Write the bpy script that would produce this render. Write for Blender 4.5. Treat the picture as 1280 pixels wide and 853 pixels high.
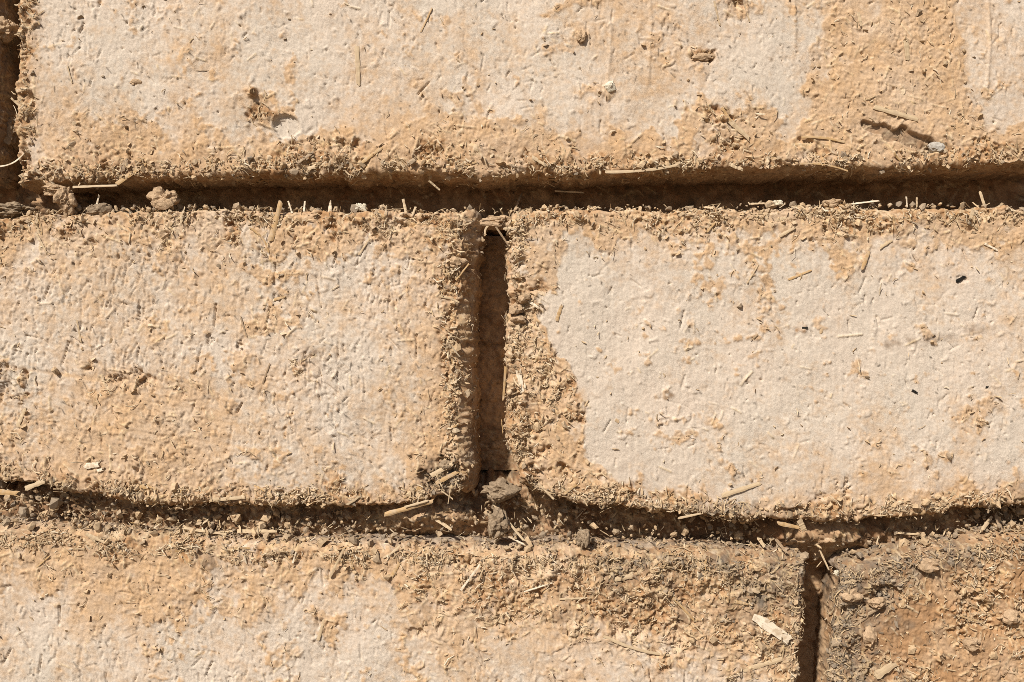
import bpy, math, random
import numpy as np
from mathutils import Vector, Matrix

for o in list(bpy.data.objects):
    bpy.data.objects.remove(o, do_unlink=True)
scene = bpy.context.scene
C = scene.collection
random.seed(7)
RNG = np.random.default_rng(11)

# ------------------------------------------------------------------ scale, camera, light
S = 0.00035            # metres per photograph pixel on the brick faces
CX, CY = 640.0, 426.5  # picture centre
DIST = 1150.0          # camera distance, in the same pixels (0.40 m)
ZC = (1455 - CY) * S   # camera height: the lowest course stands on the ground

cam_d = bpy.data.cameras.new('camera')
cam = bpy.data.objects.new('camera', cam_d)
C.objects.link(cam)
cam.location = (0, -DIST * S, ZC)
cam.rotation_euler = (math.radians(90), 0, 0)
cam_d.sensor_width = 36.0
cam_d.lens = 36.0 * DIST / 1280.0
cam_d.clip_start = 0.01
cam_d.clip_end = 500
scene.camera = cam

SUN = Vector((-0.62, -0.96, 1.0)).normalized()     # towards the sun: up, left, in front of the wall
elev = math.asin(SUN.z)
world = bpy.data.worlds.new('World')
scene.world = world
world.use_nodes = True
wn = world.node_tree
wn.nodes.clear()
wo = wn.nodes.new('ShaderNodeOutputWorld')
wb = wn.nodes.new('ShaderNodeBackground')
ws = wn.nodes.new('ShaderNodeTexSky')
ws.sky_type = 'NISHITA'
ws.sun_disc = False
ws.sun_elevation = elev
ws.sun_rotation = math.atan2(SUN.x, SUN.y)
ws.dust_density = 2.0
wb.inputs['Strength'].default_value = 0.05
wn.links.new(ws.outputs[0], wb.inputs[0])
wn.links.new(wb.outputs[0], wo.inputs[0])
sun_d = bpy.data.lights.new('sun', 'SUN')
sun_d.energy = 4.6
sun_d.angle = math.radians(2.5)      # sun through thin haze: soft-edged shadows
sun_d.color = (1.0, 0.94, 0.85)
sun = bpy.data.objects.new('sun', sun_d)
C.objects.link(sun)
sun.location = SUN * 3
sun.rotation_euler = SUN.to_track_quat('Z', 'Y').to_euler()

scene.view_settings.view_transform = 'Standard'
scene.view_settings.look = 'None'
scene.view_settings.exposure = 0.35
scene.view_settings.gamma = 1.0
scene.view_settings.use_curve_mapping = False
scene.render.engine = 'CYCLES'
scene.cycles.use_denoising = False
scene.cycles.filter_width = 0.85
scene.cycles.max_bounces = 6
scene.cycles.diffuse_bounces = 4

# ------------------------------------------------------------------ materials
def new_mat(name):
    m = bpy.data.materials.new(name)
    m.use_nodes = True
    nt = m.node_tree
    b = nt.nodes['Principled BSDF']
    b.inputs['Roughness'].default_value = 0.95
    b.inputs['Specular IOR Level'].default_value = 0.12
    return m, nt, b

def N(nt, typ, **kw):
    n = nt.nodes.new(typ)
    for k, v in kw.items():
        setattr(n, k, v)
    return n

def mixc(nt, fac, a, b, blend='MIX'):
    n = nt.nodes.new('ShaderNodeMix')
    n.data_type = 'RGBA'
    n.blend_type = blend
    n.clamp_factor = True
    for sock, v in ((n.inputs[0], fac), (n.inputs[6], a), (n.inputs[7], b)):
        if hasattr(v, 'links'):
            nt.links.new(v, sock)
        elif isinstance(v, (int, float)):
            sock.default_value = v
        else:
            sock.default_value = (*v, 1)
    return n.outputs[2]

def noise(nt, vec, scale, detail=4, rough=0.6, sc=None):
    if sc:
        mp = N(nt, 'ShaderNodeMapping')
        mp.inputs['Scale'].default_value = sc
        nt.links.new(vec, mp.inputs[0])
        vec = mp.outputs[0]
    n = N(nt, 'ShaderNodeTexNoise')
    n.inputs['Scale'].default_value = scale
    n.inputs['Detail'].default_value = detail
    n.inputs['Roughness'].default_value = rough
    nt.links.new(vec, n.inputs['Vector'])
    return n.outputs['Fac']

def ramp(nt, fac, lo, hi, a=0.0, b=1.0):
    n = N(nt, 'ShaderNodeMapRange')
    n.inputs[1].default_value, n.inputs[2].default_value = lo, hi
    n.inputs[3].default_value, n.inputs[4].default_value = a, b
    nt.links.new(fac, n.inputs[0])
    return n.outputs[0]

PALE = (0.57, 0.475, 0.385)
PALE2 = (0.53, 0.46, 0.38)
TAN = (0.52, 0.335, 0.18)
TAN2 = (0.46, 0.325, 0.21)
RUST = (0.34, 0.19, 0.09)
GREY = (0.17, 0.14, 0.11)
BROWN = (0.28, 0.165, 0.085)
STRAW = (0.62, 0.46, 0.24)

def attr(nt, name):
    a = N(nt, 'ShaderNodeAttribute')
    a.attribute_name = name
    return a.outputs['Fac']

def clay_material(name, d1=None, d2=None):
    m, nt, b = new_mat(name)
    tc = N(nt, 'ShaderNodeNewGeometry').outputs['Position']
    big = noise(nt, tc, 22, 5)
    mid = noise(nt, tc, 160, 4)
    fine = noise(nt, tc, 1400, 3, 0.7)
    streak = noise(nt, tc, 60, 3, 0.6, sc=(14, 14, 1))
    pale = mixc(nt, ramp(nt, big, 0.35, 0.65), PALE, PALE2)
    pale = mixc(nt, ramp(nt, streak, 0.5, 0.75, 0, 0.4), pale, (0.56, 0.50, 0.42))
    tan = mixc(nt, ramp(nt, mid, 0.35, 0.7), TAN, TAN2)
    col = mixc(nt, attr(nt, 'smear'), pale, tan)
    damp = attr(nt, 'damp')  # damp clay, and the shade painted over the corner brick
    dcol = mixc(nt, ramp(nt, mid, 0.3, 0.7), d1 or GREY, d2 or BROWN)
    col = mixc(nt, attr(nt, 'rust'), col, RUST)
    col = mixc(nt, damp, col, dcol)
    fcol = mixc(nt, ramp(nt, noise(nt, tc, 300, 1), 0.3, 0.7), STRAW, (0.68, 0.57, 0.42))
    col = mixc(nt, attr(nt, 'fib'), col, fcol)
    v = ramp(nt, fine, 0.3, 0.7, 0.78, 1.13)
    comb = N(nt, 'ShaderNodeCombineColor')
    for i in range(3):
        nt.links.new(v, comb.inputs[i])
    col = mixc(nt, 1.0, col, comb.outputs[0], 'MULTIPLY')
    col = mixc(nt, attr(nt, 'fleck'), col, (0.055, 0.04, 0.028))
    nt.links.new(col, b.inputs['Base Color'])
    bump = N(nt, 'ShaderNodeBump')
    nt.links.new(ramp(nt, noise(nt, tc, 45, 4, .65), 0.38, 0.66, 0.12, 0.60), bump.inputs['Strength'])
    bump.inputs['Distance'].default_value = 0.0006
    nt.links.new(noise(nt, tc, 1700, 5, 0.75), bump.inputs['Height'])
    nt.links.new(bump.outputs[0], b.inputs['Normal'])
    return m

def plain_clay(name, c1, c2, scale=250):
    m, nt, b = new_mat(name)
    tc = N(nt, 'ShaderNodeNewGeometry').outputs['Position']
    col = mixc(nt, ramp(nt, noise(nt, tc, scale, 5), 0.32, 0.68), c1, c2)
    fine = ramp(nt, noise(nt, tc, 1500, 3, 0.7), 0.3, 0.7, 0.78, 1.12)
    comb = N(nt, 'ShaderNodeCombineColor')
    for i in range(3):
        nt.links.new(fine, comb.inputs[i])
    col = mixc(nt, 1.0, col, comb.outputs[0], 'MULTIPLY')
    nt.links.new(col, b.inputs['Base Color'])
    bump = N(nt, 'ShaderNodeBump')
    bump.inputs['Strength'].default_value = 0.6
    bump.inputs['Distance'].default_value = 0.0008
    nt.links.new(noise(nt, tc, 1300, 5, 0.75), bump.inputs['Height'])
    nt.links.new(bump.outputs[0], b.inputs['Normal'])
    return m

def tint_material(name, cols, rough=0.8):
    """Colour picked by the per-piece attribute 'tint' (0..1)."""
    m, nt, b = new_mat(name)
    b.inputs['Roughness'].default_value = rough
    cr = N(nt, 'ShaderNodeValToRGB')
    el = cr.color_ramp.elements
    while len(el) < len(cols):
        el.new(0.5)
    for i, c in enumerate(cols):
        el[i].position = i / (len(cols) - 1)
        el[i].color = (*c, 1)
    nt.links.new(attr(nt, 'tint'), cr.inputs[0])
    tc = N(nt, 'ShaderNodeNewGeometry').outputs['Position']
    v = ramp(nt, noise(nt, tc, 1100, 3, 0.7), 0.3, 0.7, 0.75, 1.12)
    comb = N(nt, 'ShaderNodeCombineColor')
    for i in range(3):
        nt.links.new(v, comb.inputs[i])
    nt.links.new(mixc(nt, 1.0, cr.outputs[0], comb.outputs[0], 'MULTIPLY'), b.inputs['Base Color'])
    return m

def straw_material(name, c1, c2):
    m, nt, b = new_mat(name)
    b.inputs['Roughness'].default_value = 0.62
    b.inputs['Specular IOR Level'].default_value = 0.3
    tc = N(nt, 'ShaderNodeTexCoord').outputs['Object']
    fib = noise(nt, tc, 900, 3, 0.6, sc=(0.06, 1, 1))
    blot = noise(nt, N(nt, 'ShaderNodeNewGeometry').outputs['Position'], 420, 4)
    col = mixc(nt, ramp(nt, fib, 0.3, 0.7), c1, c2)
    col = mixc(nt, ramp(nt, blot, 0.45, 0.62, 0, 0.75), col, (0.42, 0.31, 0.20))
    nt.links.new(col, b.inputs['Base Color'])
    bump = N(nt, 'ShaderNodeBump')
    bump.inputs['Strength'].default_value = 0.4
    bump.inputs['Distance'].default_value = 0.0003
    nt.links.new(fib, bump.inputs['Height'])
    nt.links.new(bump.outputs[0], b.inputs['Normal'])
    return m

M_CLAY = clay_material('mud brick clay')
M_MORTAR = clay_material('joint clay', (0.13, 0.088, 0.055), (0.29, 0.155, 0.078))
M_GOLD = straw_material('golden straw', (0.46, 0.30, 0.14), (0.35, 0.22, 0.10))
M_PALE = straw_material('pale straw', (0.54, 0.42, 0.27), (0.41, 0.30, 0.18))
M_WHITE = straw_material('bleached straw', (0.72, 0.64, 0.51), (0.60, 0.50, 0.37))
M_DARK = straw_material('weathered straw', (0.30, 0.21, 0.13), (0.22, 0.15, 0.09))
M_BLACK = plain_clay('charred flake', (0.012, 0.011, 0.010), (0.03, 0.027, 0.022))
M_STONE = plain_clay('pale stone', (0.50, 0.46, 0.40), (0.38, 0.35, 0.31))
M_WSTONE = plain_clay('whitish stone', (0.72, 0.66, 0.54), (0.60, 0.52, 0.38))
M_CHAFF = tint_material('straw chaff', [(0.30, 0.22, 0.14), (0.45, 0.33, 0.20), (0.53, 0.40, 0.25), (0.58, 0.47, 0.33), (0.66, 0.57, 0.43)])
M_CRUMB = tint_material('clay crumb', [(0.24, 0.19, 0.14), (0.36, 0.27, 0.18), (0.46, 0.33, 0.20), (0.50, 0.36, 0.22), (0.56, 0.45, 0.32)], 0.95)
M_CLODG = plain_clay('grey clod clay', (0.36, 0.27, 0.18), (0.20, 0.145, 0.095), 500)
M_CLODT = plain_clay('tan clod clay', (0.52, 0.37, 0.24), (0.36, 0.25, 0.15), 500)
M_GROUND = plain_clay('dry earth', (0.22, 0.155, 0.095), (0.17, 0.115, 0.07), 6)
M_CORE = plain_clay('core earth', (0.28, 0.19, 0.11), (0.22, 0.15, 0.09), 40)

# ------------------------------------------------------------------ noise maps over the wall, in photograph pixels
STEP = 0.8
X0, X1, Y0, Y1 = -80.0, 1360.0, -80.0, 933.0
NX, NY = 1800, 1280
xs = X0 + np.arange(NX) * STEP
ys = Y0 + np.arange(NY) * STEP
XX, YY = np.meshgrid(xs.astype(np.float32), ys.astype(np.float32))
_fx = np.fft.rfftfreq(NX, STEP)[None, :]
_fy = np.fft.fftfreq(NY, STEP)[:, None]

def gn(sx, sy=None, rot=0.0):
    """Gaussian-smoothed white noise, unit variance, feature size sx by sy pixels."""
    sy = sx if sy is None else sy
    w = RNG.standard_normal((NY, NX)).astype(np.float32)
    c, s_ = math.cos(rot), math.sin(rot)
    u, v = _fx * c + _fy * s_, -_fx * s_ + _fy * c
    f = np.exp(-2 * math.pi ** 2 * ((u * sx * .5) ** 2 + (v * sy * .5) ** 2))
    r = np.fft.irfft2(np.fft.rfft2(w) * f, s=(NY, NX)).astype(np.float32)
    return (r - r.mean()) / r.std()

def sstep(a, b, x):
    t = np.clip((x - a) / (b - a), 0, 1)
    return t * t * (3 - 2 * t)

def worley(cell, warp=0.0):
    """Angular chips: tilted facets with grooves between them, and a random value per chip."""
    gx, gy = int(NX * STEP / cell) + 6, int(NY * STEP / cell) + 6
    jx, jy, rv, tx, ty = (RNG.random((gy, gx)).astype(np.float32) for _ in range(5))
    u, v = (XX - X0) / cell + 2, (YY - Y0) / cell + 2
    if warp:
        u, v = u + warp * gn(cell * .9) , v + warp * gn(cell * .9)
    iu, iv = u.astype(np.int32), v.astype(np.int32)
    f1 = np.full(u.shape, 9, np.float32)
    f2 = f1.copy()
    ka, kb = np.zeros(u.shape, np.int32), np.zeros(u.shape, np.int32)
    for dy in (-1, 0, 1):
        for dx in (-1, 0, 1):
            a, b = np.clip(iv + dy, 0, gy - 1), np.clip(iu + dx, 0, gx - 1)
            d = (a + jy[a, b] - v) ** 2 + (b + jx[a, b] - u) ** 2
            k = d < f1
            f2 = np.where(k, f1, np.minimum(f2, d))
            f1 = np.where(k, d, f1)
            ka, kb = np.where(k, a, ka), np.where(k, b, kb)
    val = rv[ka, kb]
    gap = np.sqrt(f2) - np.sqrt(f1)
    tilt = 1.5 * ((tx[ka, kb] - .5) * (u - kb - jx[ka, kb]) + (ty[ka, kb] - .5) * (v - ka - jy[ka, kb]))
    return np.clip(sstep(0.0, 0.28, gap) * (0.85 + tilt), 0, 1.4), val

def sample(img, x, y):
    """Bilinear, mirrored outside the map."""
    u, v = (x - X0) / STEP, (y - Y0) / STEP
    pu, pv = 2 * (NX - 2), 2 * (NY - 2)
    u = np.abs((u % pu + pu) % pu); u = np.where(u > NX - 2, pu - u, u)
    v = np.abs((v % pv + pv) % pv); v = np.where(v > NY - 2, pv - v, v)
    i, j = np.minimum(v.astype(int), NY - 2), np.minimum(u.astype(int), NX - 2)
    fu, fv = (u - j), (v - i)
    return (img[i, j] * (1 - fu) + img[i, j + 1] * fu) * (1 - fv) + (img[i + 1, j] * (1 - fu) + img[i + 1, j + 1] * fu) * fv

def blob(cx, cy, rx, ry, amp=1.0, rot=0.0, p=1.0):
    c, s_ = math.cos(math.radians(rot)), math.sin(math.radians(rot))
    dx, dy = XX - cx, YY - cy
    q = ((dx * c + dy * s_) / rx) ** 2 + ((-dx * s_ + dy * c) / ry) ** 2
    return amp * np.exp(-q ** p)

def PL(*pts):
    a = np.array(pts, float)
    return lambda t: np.interp(t, a[:, 0], a[:, 1])

def PLo(o, *pts):
    return PL(*[(x, y + o) for x, y in pts])

# brick outlines read off the photograph: name -> (x0, x1, y0, y1) and the wavering edges
class B: pass
def brick_def(x0, x1, y0, y1, top=None, bot=None, left=None, right=None, R=7.0, draft=(2, 4, 3, 3), label=None):
    b = B()
    R = R if R != 7.0 else 2.8
    b.x0, b.x1, b.y0, b.y1, b.R, b.draft, b.label = x0, x1, y0, y1, R, draft, label
    def rag(f, seed, amp=1.0):
        r_ = np.random.default_rng(seed)
        t1, t2, t3 = r_.normal(0, 1.0, 900), r_.normal(0, 1.3, 400), r_.normal(0, 1.6, 120)
        return lambda t: f(t) + amp * (np.interp(t, np.arange(900) * 4.5 - 1400, t1) + np.interp(t, np.arange(400) * 11.0 - 1400, t2) + np.interp(t, np.arange(120) * 36.0 - 1400, t3))
    sd_ = int(abs(x0) * 7 + abs(y0) * 3)
    b.top = top or (lambda t: np.full_like(np.asarray(t, float), y0))
    b.bot = bot or (lambda t: np.full_like(np.asarray(t, float), y1))
    b.left = left or (lambda t: np.full_like(np.asarray(t, float), x0))
    b.right = right or (lambda t: np.full_like(np.asarray(t, float), x1))
    b.top, b.bot, b.left, b.right = rag(b.top, sd_ + 1, .7), rag(b.bot, sd_ + 2), rag(b.left, sd_ + 3, .7), rag(b.right, sd_ + 4, .9)
    return b

TOP_BOT = PLo(-6, (22, 238), (60, 236), (110, 231), (200, 226), (320, 223), (500, 222), (640, 224), (700, 221), (860, 218), (1000, 214), (1140, 212), (1290, 209))
ML_TOP = PLo(4, (-100, 268), (0, 268), (120, 263), (250, 260), (400, 262), (590, 264))
ML_BOT = PLo(-2, (-100, 600), (0, 602), (60, 609), (110, 620), (200, 630), (330, 633), (430, 635), (490, 633), (540, 622), (590, 608))
ML_RIGHT = PLo(-2, (262, 586), (330, 577), (420, 574), (500, 577), (560, 574), (620, 580))
MR_TOP = PLo(4, (638, 264), (700, 261), (850, 260), (1000, 256), (1290, 258))
MR_BOT = PLo(-4, (640, 608), (664, 622), (700, 632), (780, 640), (860, 643), (960, 650), (1060, 656), (1130, 650), (1200, 639), (1290, 634))
MR_LEFT = PLo(2, (262, 641), (330, 637), (420, 636), (500, 634), (560, 632), (600, 640), (640, 652))
BL_TOP = PL((-100, 662), (0, 662), (100, 667), (220, 677), (330, 685), (480, 689), (640, 693), (800, 695), (900, 697), (1000, 707))
BL_RIGHT = PLo(-5, (690, 1008), (760, 1007), (800, 1003), (870, 998))
BR_TOP = PL((1036, 712), (1100, 698), (1180, 684), (1290, 670))
BR_LEFT = PLo(3, (690, 1052), (740, 1042), (800, 1036), (870, 1034))

b_top = brick_def(24, 1330, -160, 222, bot=TOP_BOT, left=PL((-160, 28), (0, 25), (100, 22), (200, 23), (240, 27)), draft=(2, 5, 2, 2),
                  label='pale clay face with orange tan smears and a gouge near its lower edge')
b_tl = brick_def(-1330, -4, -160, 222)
b_ml = brick_def(-715, 580, 262, 632, top=ML_TOP, bot=ML_BOT, right=ML_RIGHT, draft=(2, 4, 2, 21),
                 label='brick with rough chipped face pitted by many short upright drag marks')
b_mr = brick_def(637, 1930, 262, 645, top=MR_TOP, bot=MR_BOT, left=MR_LEFT, draft=(2, 4, 2, 2),
                 label='smooth pale greyish brick face with a crumbly tan strip along its end')
b_bl = brick_def(-300, 1004, 680, 1052, top=BL_TOP, right=BL_RIGHT, draft=(13, 4, 2, 2),
                 label='brick with pale lower face and brown straw crumble along its upper edge')
b_br = brick_def(1034, 2340, 680, 1052, top=BR_TOP, left=BR_LEFT, draft=(11, 4, -6, 2), R=6,
                 label='crumbly brown damp brick with grey granular end')
VIS = [b_top, b_ml, b_mr, b_bl, b_br]

def inside(b, m=0):
    dt, db = YY - b.top(XX[0])[None, :], b.bot(XX[0])[None, :] - YY
    dl, dr = XX - b.left(YY[:, 0])[:, None], b.right(YY[:, 0])[:, None] - XX
    k = (np.minimum(np.minimum(dt, db), np.minimum(dl, dr)) > -45) & (np.minimum(dt, db) > -25) & (np.minimum(dl, dr) > -20)
    return k, dt, db, dl, dr

def fall(d, w, p=1.5):
    return np.exp(-(np.maximum(d, 0) / w) ** p)

Z = np.zeros((NY, NX), np.float32)
Sd, Cd, Gd, Rg = Z + 0.12, Z.copy(), Z.copy(), Z + 0.5   # smear, crumble, damp, roughness densities

wob = gn(60) * 8 + gn(20) * 4
# --- top brick
k, dt, db, dl, dr = inside(b_top)
band = PL((20, 72), (100, 62), (200, 55), (270, 50), (300, 78), (345, 68), (400, 55), (440, 62), (560, 74), (620, 82), (670, 66), (720, 40), (780, 26), (840, 32),
          (866, 92), (900, 85), (960, 62), (1004, 52), (1016, 140), (1060, 190), (1180, 190), (1222, 120), (1240, 52), (1290, 60))(XX[0])[None, :] + wob
s = 0.92 * sstep(34, -26, db - band)
s = np.maximum(s, 0.62 * fall(dl, 24))
for a in ((320, 135, 38, 32, .8), (515, 25, 18, 20, .45), (522, 102, 16, 14, .55), (582, 70, 16, 16, .5), (635, 128, 30, 14, .6), (600, 120, 16, 10, .5),
          (735, 40, 12, 16, .55), (725, 5, 52, 9, .8), (880, 66, 22, 16, .75), (832, 55, 34, 60, .42), (800, 112, 60, 8, .4), (938, 6, 60, 20, .8),
          (1080, 40, 70, 60, .35), (560, 118, 8, 8, .5), (735, 118, 14, 12, .5), (690, 60, 24, 14, .3), (430, 130, 24, 10, .35), (150, 150, 80, 30, .35), (450, 70, 16, 14, .45)):
    s = np.maximum(s, blob(*a))
for a in ((1215, 40, 18, 34, .75), (1252, 118, 24, 36, .8), (1050, 84, 34, 14, .5), (1190, 82, 40, 10, .4), (1240, 20, 20, 16, .5), (1000, 30, 10, 20, .3), (356, 158, 18, 14, .7)):
    s = s - blob(*a)
c = 0.95 * fall(db, 24) + 0.75 * fall(dl, 20) + blob(320, 140, 26, 22, .8) + blob(640, 128, 24, 9, .5) + blob(938, 4, 56, 14, .9) + blob(720, 2, 50, 8, .7) \
    + blob(885, 140, 40, 14, .55, 20) + blob(940, 170, 50, 22, .5) + blob(400, 185, 60, 22, .45) + blob(1180, 180, 60, 24, .4) + blob(880, 66, 20, 10, .6) + blob(560, 185, 120, 22, .35)
g = .26 * fall(db, 12) + .2 * fall(dl, 12) + blob(1160, 182, 18, 10, .5) + blob(150, 210, 40, 12, .3) + blob(890, 185, 18, 22, .4)
Sd, Cd, Gd = np.where(k, np.maximum(s, .1), Sd), np.where(k, c, Cd), np.where(k, g, Gd)
Rg = np.where(k, 0.42 + .3 * sstep(420, 20, XX), Rg)
# --- middle left brick
k, dt, db, dl, dr = inside(b_ml)
s = 0.25 + 0.45 * fall(dt, 46) + 0.5 * fall(db, 60) + 0.5 * fall(dr, 34) + blob(150, 520, 170, 30, .3, 8) + blob(40, 300, 90, 40, .3) - blob(50, 440, 120, 60, .18) - blob(430, 470, 110, 60, .12) - blob(470, 560, 90, 50, .2)
c = 0.8 * fall(dt, 26) + 0.85 * fall(db, 22) + 0.8 * fall(dr, 20) + blob(12, 490, 26, 40, .5) + blob(150, 470, 60, 12, .35, 12) + blob(380, 445, 40, 22, .4, 30) + blob(560, 592, 34, 26, .8) + 0.08
g = .34 * fall(db, 13) + blob(10, 490, 20, 34, .45) + blob(548, 594, 26, 24, 1.1) + blob(385, 440, 34, 18, .35) + blob(150, 472, 40, 8, .4, 14) + blob(530, 420, 30, 20, .2)
Sd, Cd, Gd = np.where(k, s, Sd), np.where(k, c, Cd), np.where(k, g, Gd)
Rg = np.where(k, 1.0, Rg)
# --- middle right brick
k, dt, db, dl, dr = inside(b_mr)
lw = PL((250, 70), (330, 55), (400, 46), (455, 60), (470, 96), (560, 104), (600, 112), (640, 130))(YY[:, 0])[:, None] + .7 * wob
s = np.maximum(0.1, 0.95 * sstep(8, -8, dl - lw))
s = np.maximum(s, 0.75 * fall(dt - 18, 34)) + blob(930, 325, 130, 24, .3) + blob(1180, 300, 120, 36, .3)
s = np.maximum(s, 0.85 * fall(db, 26)) + blob(1150, 425, 90, 10, .35, -8) + blob(1000, 410, 10, 10, .4) + blob(1240, 520, 50, 14, .35) + blob(870, 600, 60, 22, .4) + blob(1120, 590, 60, 14, .25)
c = 0.85 * fall(db, 22) + 0.85 * fall(dl, 26) + 0.75 * fall(dt, 24) + 0.25 * sstep(8, -8, dl - lw) + blob(1000, 290, 60, 24, .45) + blob(1160, 426, 60, 6, .4, -8) + blob(1000, 410, 8, 8, .6) + blob(1220, 525, 26, 10, .4) + blob(1100, 635, 90, 20, .3)
g = .38 * fall(db, 15) + .22 * fall(dl, 14) + blob(940, 635, 70, 12, .35) + blob(1160, 424, 60, 8, .25, -8) + blob(1230, 640, 60, 12, .3) + blob(1215, 524, 22, 8, .3)
Sd, Cd, Gd = np.where(k, s, Sd), np.where(k, c, Cd), np.where(k, g, Gd)
Rg = np.where(k, 0.38, Rg)
# --- bottom left brick
k, dt, db, dl, dr = inside(b_bl)
ex = sstep(430, 640, XX)
s = 0.24 + (0.62 - .12 * ex) * fall(dt - 12, 40 + 50 * ex) + blob(90, 720, 150, 40, .4, 8) + 0.5 * fall(dr, 70) + blob(300, 790, 160, 40, .16) - blob(60, 820, 170, 50, .2)
c = 0.8 * fall(dt, 28) + 0.75 * fall(dr, 60) + ex * 0.6 * fall(dt - 10, 70) + blob(740, 740, 150, 40, .3) + blob(880, 780, 120, 50, .35)
g = 0.25 * fall(dt, 20) + blob(900, 725, 150, 45, .45) + blob(960, 800, 80, 60, .25) + blob(640, 770, 140, 26, .25) + blob(780, 730, 40, 40, .3) + blob(265, 700, 20, 16, .4) + blob(960, 735, 30, 20, .4) + .18 * fall(dr, 90)
Sd, Cd, Gd = np.where(k, s, Sd), np.where(k, c, Cd), np.where(k, g, Gd)
Rg = np.where(k, 0.62, Rg)
# --- bottom right brick
k, dt, db, dl, dr = inside(b_br)
s = Z + 0.95
c = 0.72 + 0.3 * fall(dl, 60)
g = 0.12 + 0.75 * fall(dl - 20, 55) + 0.35 * fall(dt, 30) + blob(1160, 715, 70, 24, .3) + blob(1110, 760, 26, 60, .2, 20)
Sd, Cd, Gd = np.where(k, s, Sd), np.where(k, c, Cd), np.where(k, g, Gd)
Rg = np.where(k, 0.8, Rg)

_wx, _wy = 9 * gn(46) + 5 * gn(17) + 2 * gn(6), 9 * gn(46) + 5 * gn(17) + 2 * gn(6)
Sd = sample(Sd, XX + _wx, YY + _wy).astype(np.float32)
Cd = Cd * np.clip(.92 + .35 * gn(75), .3, 1.3)
n_big = 0.6 * gn(40) + 0.6 * gn(14) + 0.5 * gn(6) + 0.35 * gn(2.6)
SM = sstep(0.38, 0.66, Sd + 0.24 * n_big)
Fb = Z + .4                                   # thin film of the same tan clay left on the faces
for b_, f_ in ((b_top, .30), (b_ml, .36), (b_mr, .22), (b_bl, .34), (b_br, .8)):
    Fb = np.where(inside(b_)[0], f_, Fb)
Fb += blob(1000, 340, 260, 60, .25) + blob(830, 60, 90, 110, .25) + blob(1100, 60, 130, 130, .3) - blob(940, 90, 70, 60, .3) - blob(700, 150, 130, 60, .15) + blob(160, 520, 260, 60, .2, 8) + blob(80, 110, 90, 120, .12)
film = np.clip(Fb + .75 * (Sd - .2) + .20 * (gn(110) + .8 * gn(26, 40) + .5 * gn(9)) + .13 * gn(4) + .09 * gn(2), 0, 1)
drag = np.maximum(0, gn(3.0, 170, math.radians(-82)) - .9) * blob(230, 520, 330, 70, 1.0, 8)      # long sloping wipe marks
film = np.clip(film + .25 * drag, 0, 1)
STAIN = np.clip(.35 + .9 * gn(4) + .5 * gn(10), 0, 2) * blob(870, 487, 110, 6, .26, -8) + blob(1150, 424, 80, 7, .28, -8)
CR = sstep(0.34, 0.86, Cd + (0.10 + .24 * sstep(0, .35, Cd)) * (0.7 * gn(34) + 0.6 * gn(14) + 0.5 * gn(5)))
Gd = Gd + STAIN
DP = sstep(0.18, 0.85, Gd + 0.16 * (0.7 * gn(16) + 0.6 * gn(5)) * (Gd > .05))

_q = ((XX - 358 + 1.5 * gn(6)) / 17) ** 2 + ((YY - 158) / 14) ** 2
CRATER = sstep(1.25, .95, _q)
CR, SM, film = CR * (1 - CRATER), SM * (1 - CRATER), film * (1 - .8 * CRATER)
H = 1.3 * gn(150) + 0.6 * gn(40) + 0.22 * gn(12)
fine = gn(1.7)
def flakes(sc, lo, w=.3, sy=None):
    return sstep(lo, lo + w, gn(sc, sy))
H += Rg * (0.09 * gn(2.6, 5.0) + 0.07 * fine + 0.3 * flakes(3.0, 1.3, .25, 8) + 0.3 * flakes(7, 1.4, .25, 11) - 1.4 * flakes(2.4, 1.6, .3, 6.5) - .3 * flakes(8, 1.4, .3))
H += -.35 * drag + 0.07 * gn(2.4, 24) + 0.05 * gn(4, 70) + 0.10 * fine + .10 * gn(4)
d5, v5 = worley(3.4, .22)
d9, v9 = worley(7.0, .28)
d16, v16 = worley(16, .3)
H += SM * (0.8 + 0.4 * gn(14) + 0.16 * gn(2.0) + 0.45 * flakes(5, .9, .2) + 0.4 * flakes(11, .7, .15) - .8 * flakes(3.2, 1.4, .3) + 1.0 * d5 * v5 * (v5 > .86))
H += (CR * (.72 + .25 * gn(30)).clip(.3, 1.2)) * (1.7 * d5 * v5 + 3.4 * d9 * v9 ** 2.5 + 4.0 * d16 * v16 ** 4 - 2.2 + 0.3 * gn(2.2) + 2.6 * gn(24) + 1.8 * gn(10) + 1.3 * flakes(8, .6, .2) - 2.6 * flakes(7, 1.1, .3) - 3.6 * flakes(4, 1.05, .25) - 2.5 * flakes(2.6, 1.2, .3))
# scattered single grains on the smooth faces
H += (1 - CR) * (v9 > 0.985 - .03 * Rg) * d9 * 1.4
FIB = Z.copy()

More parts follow.
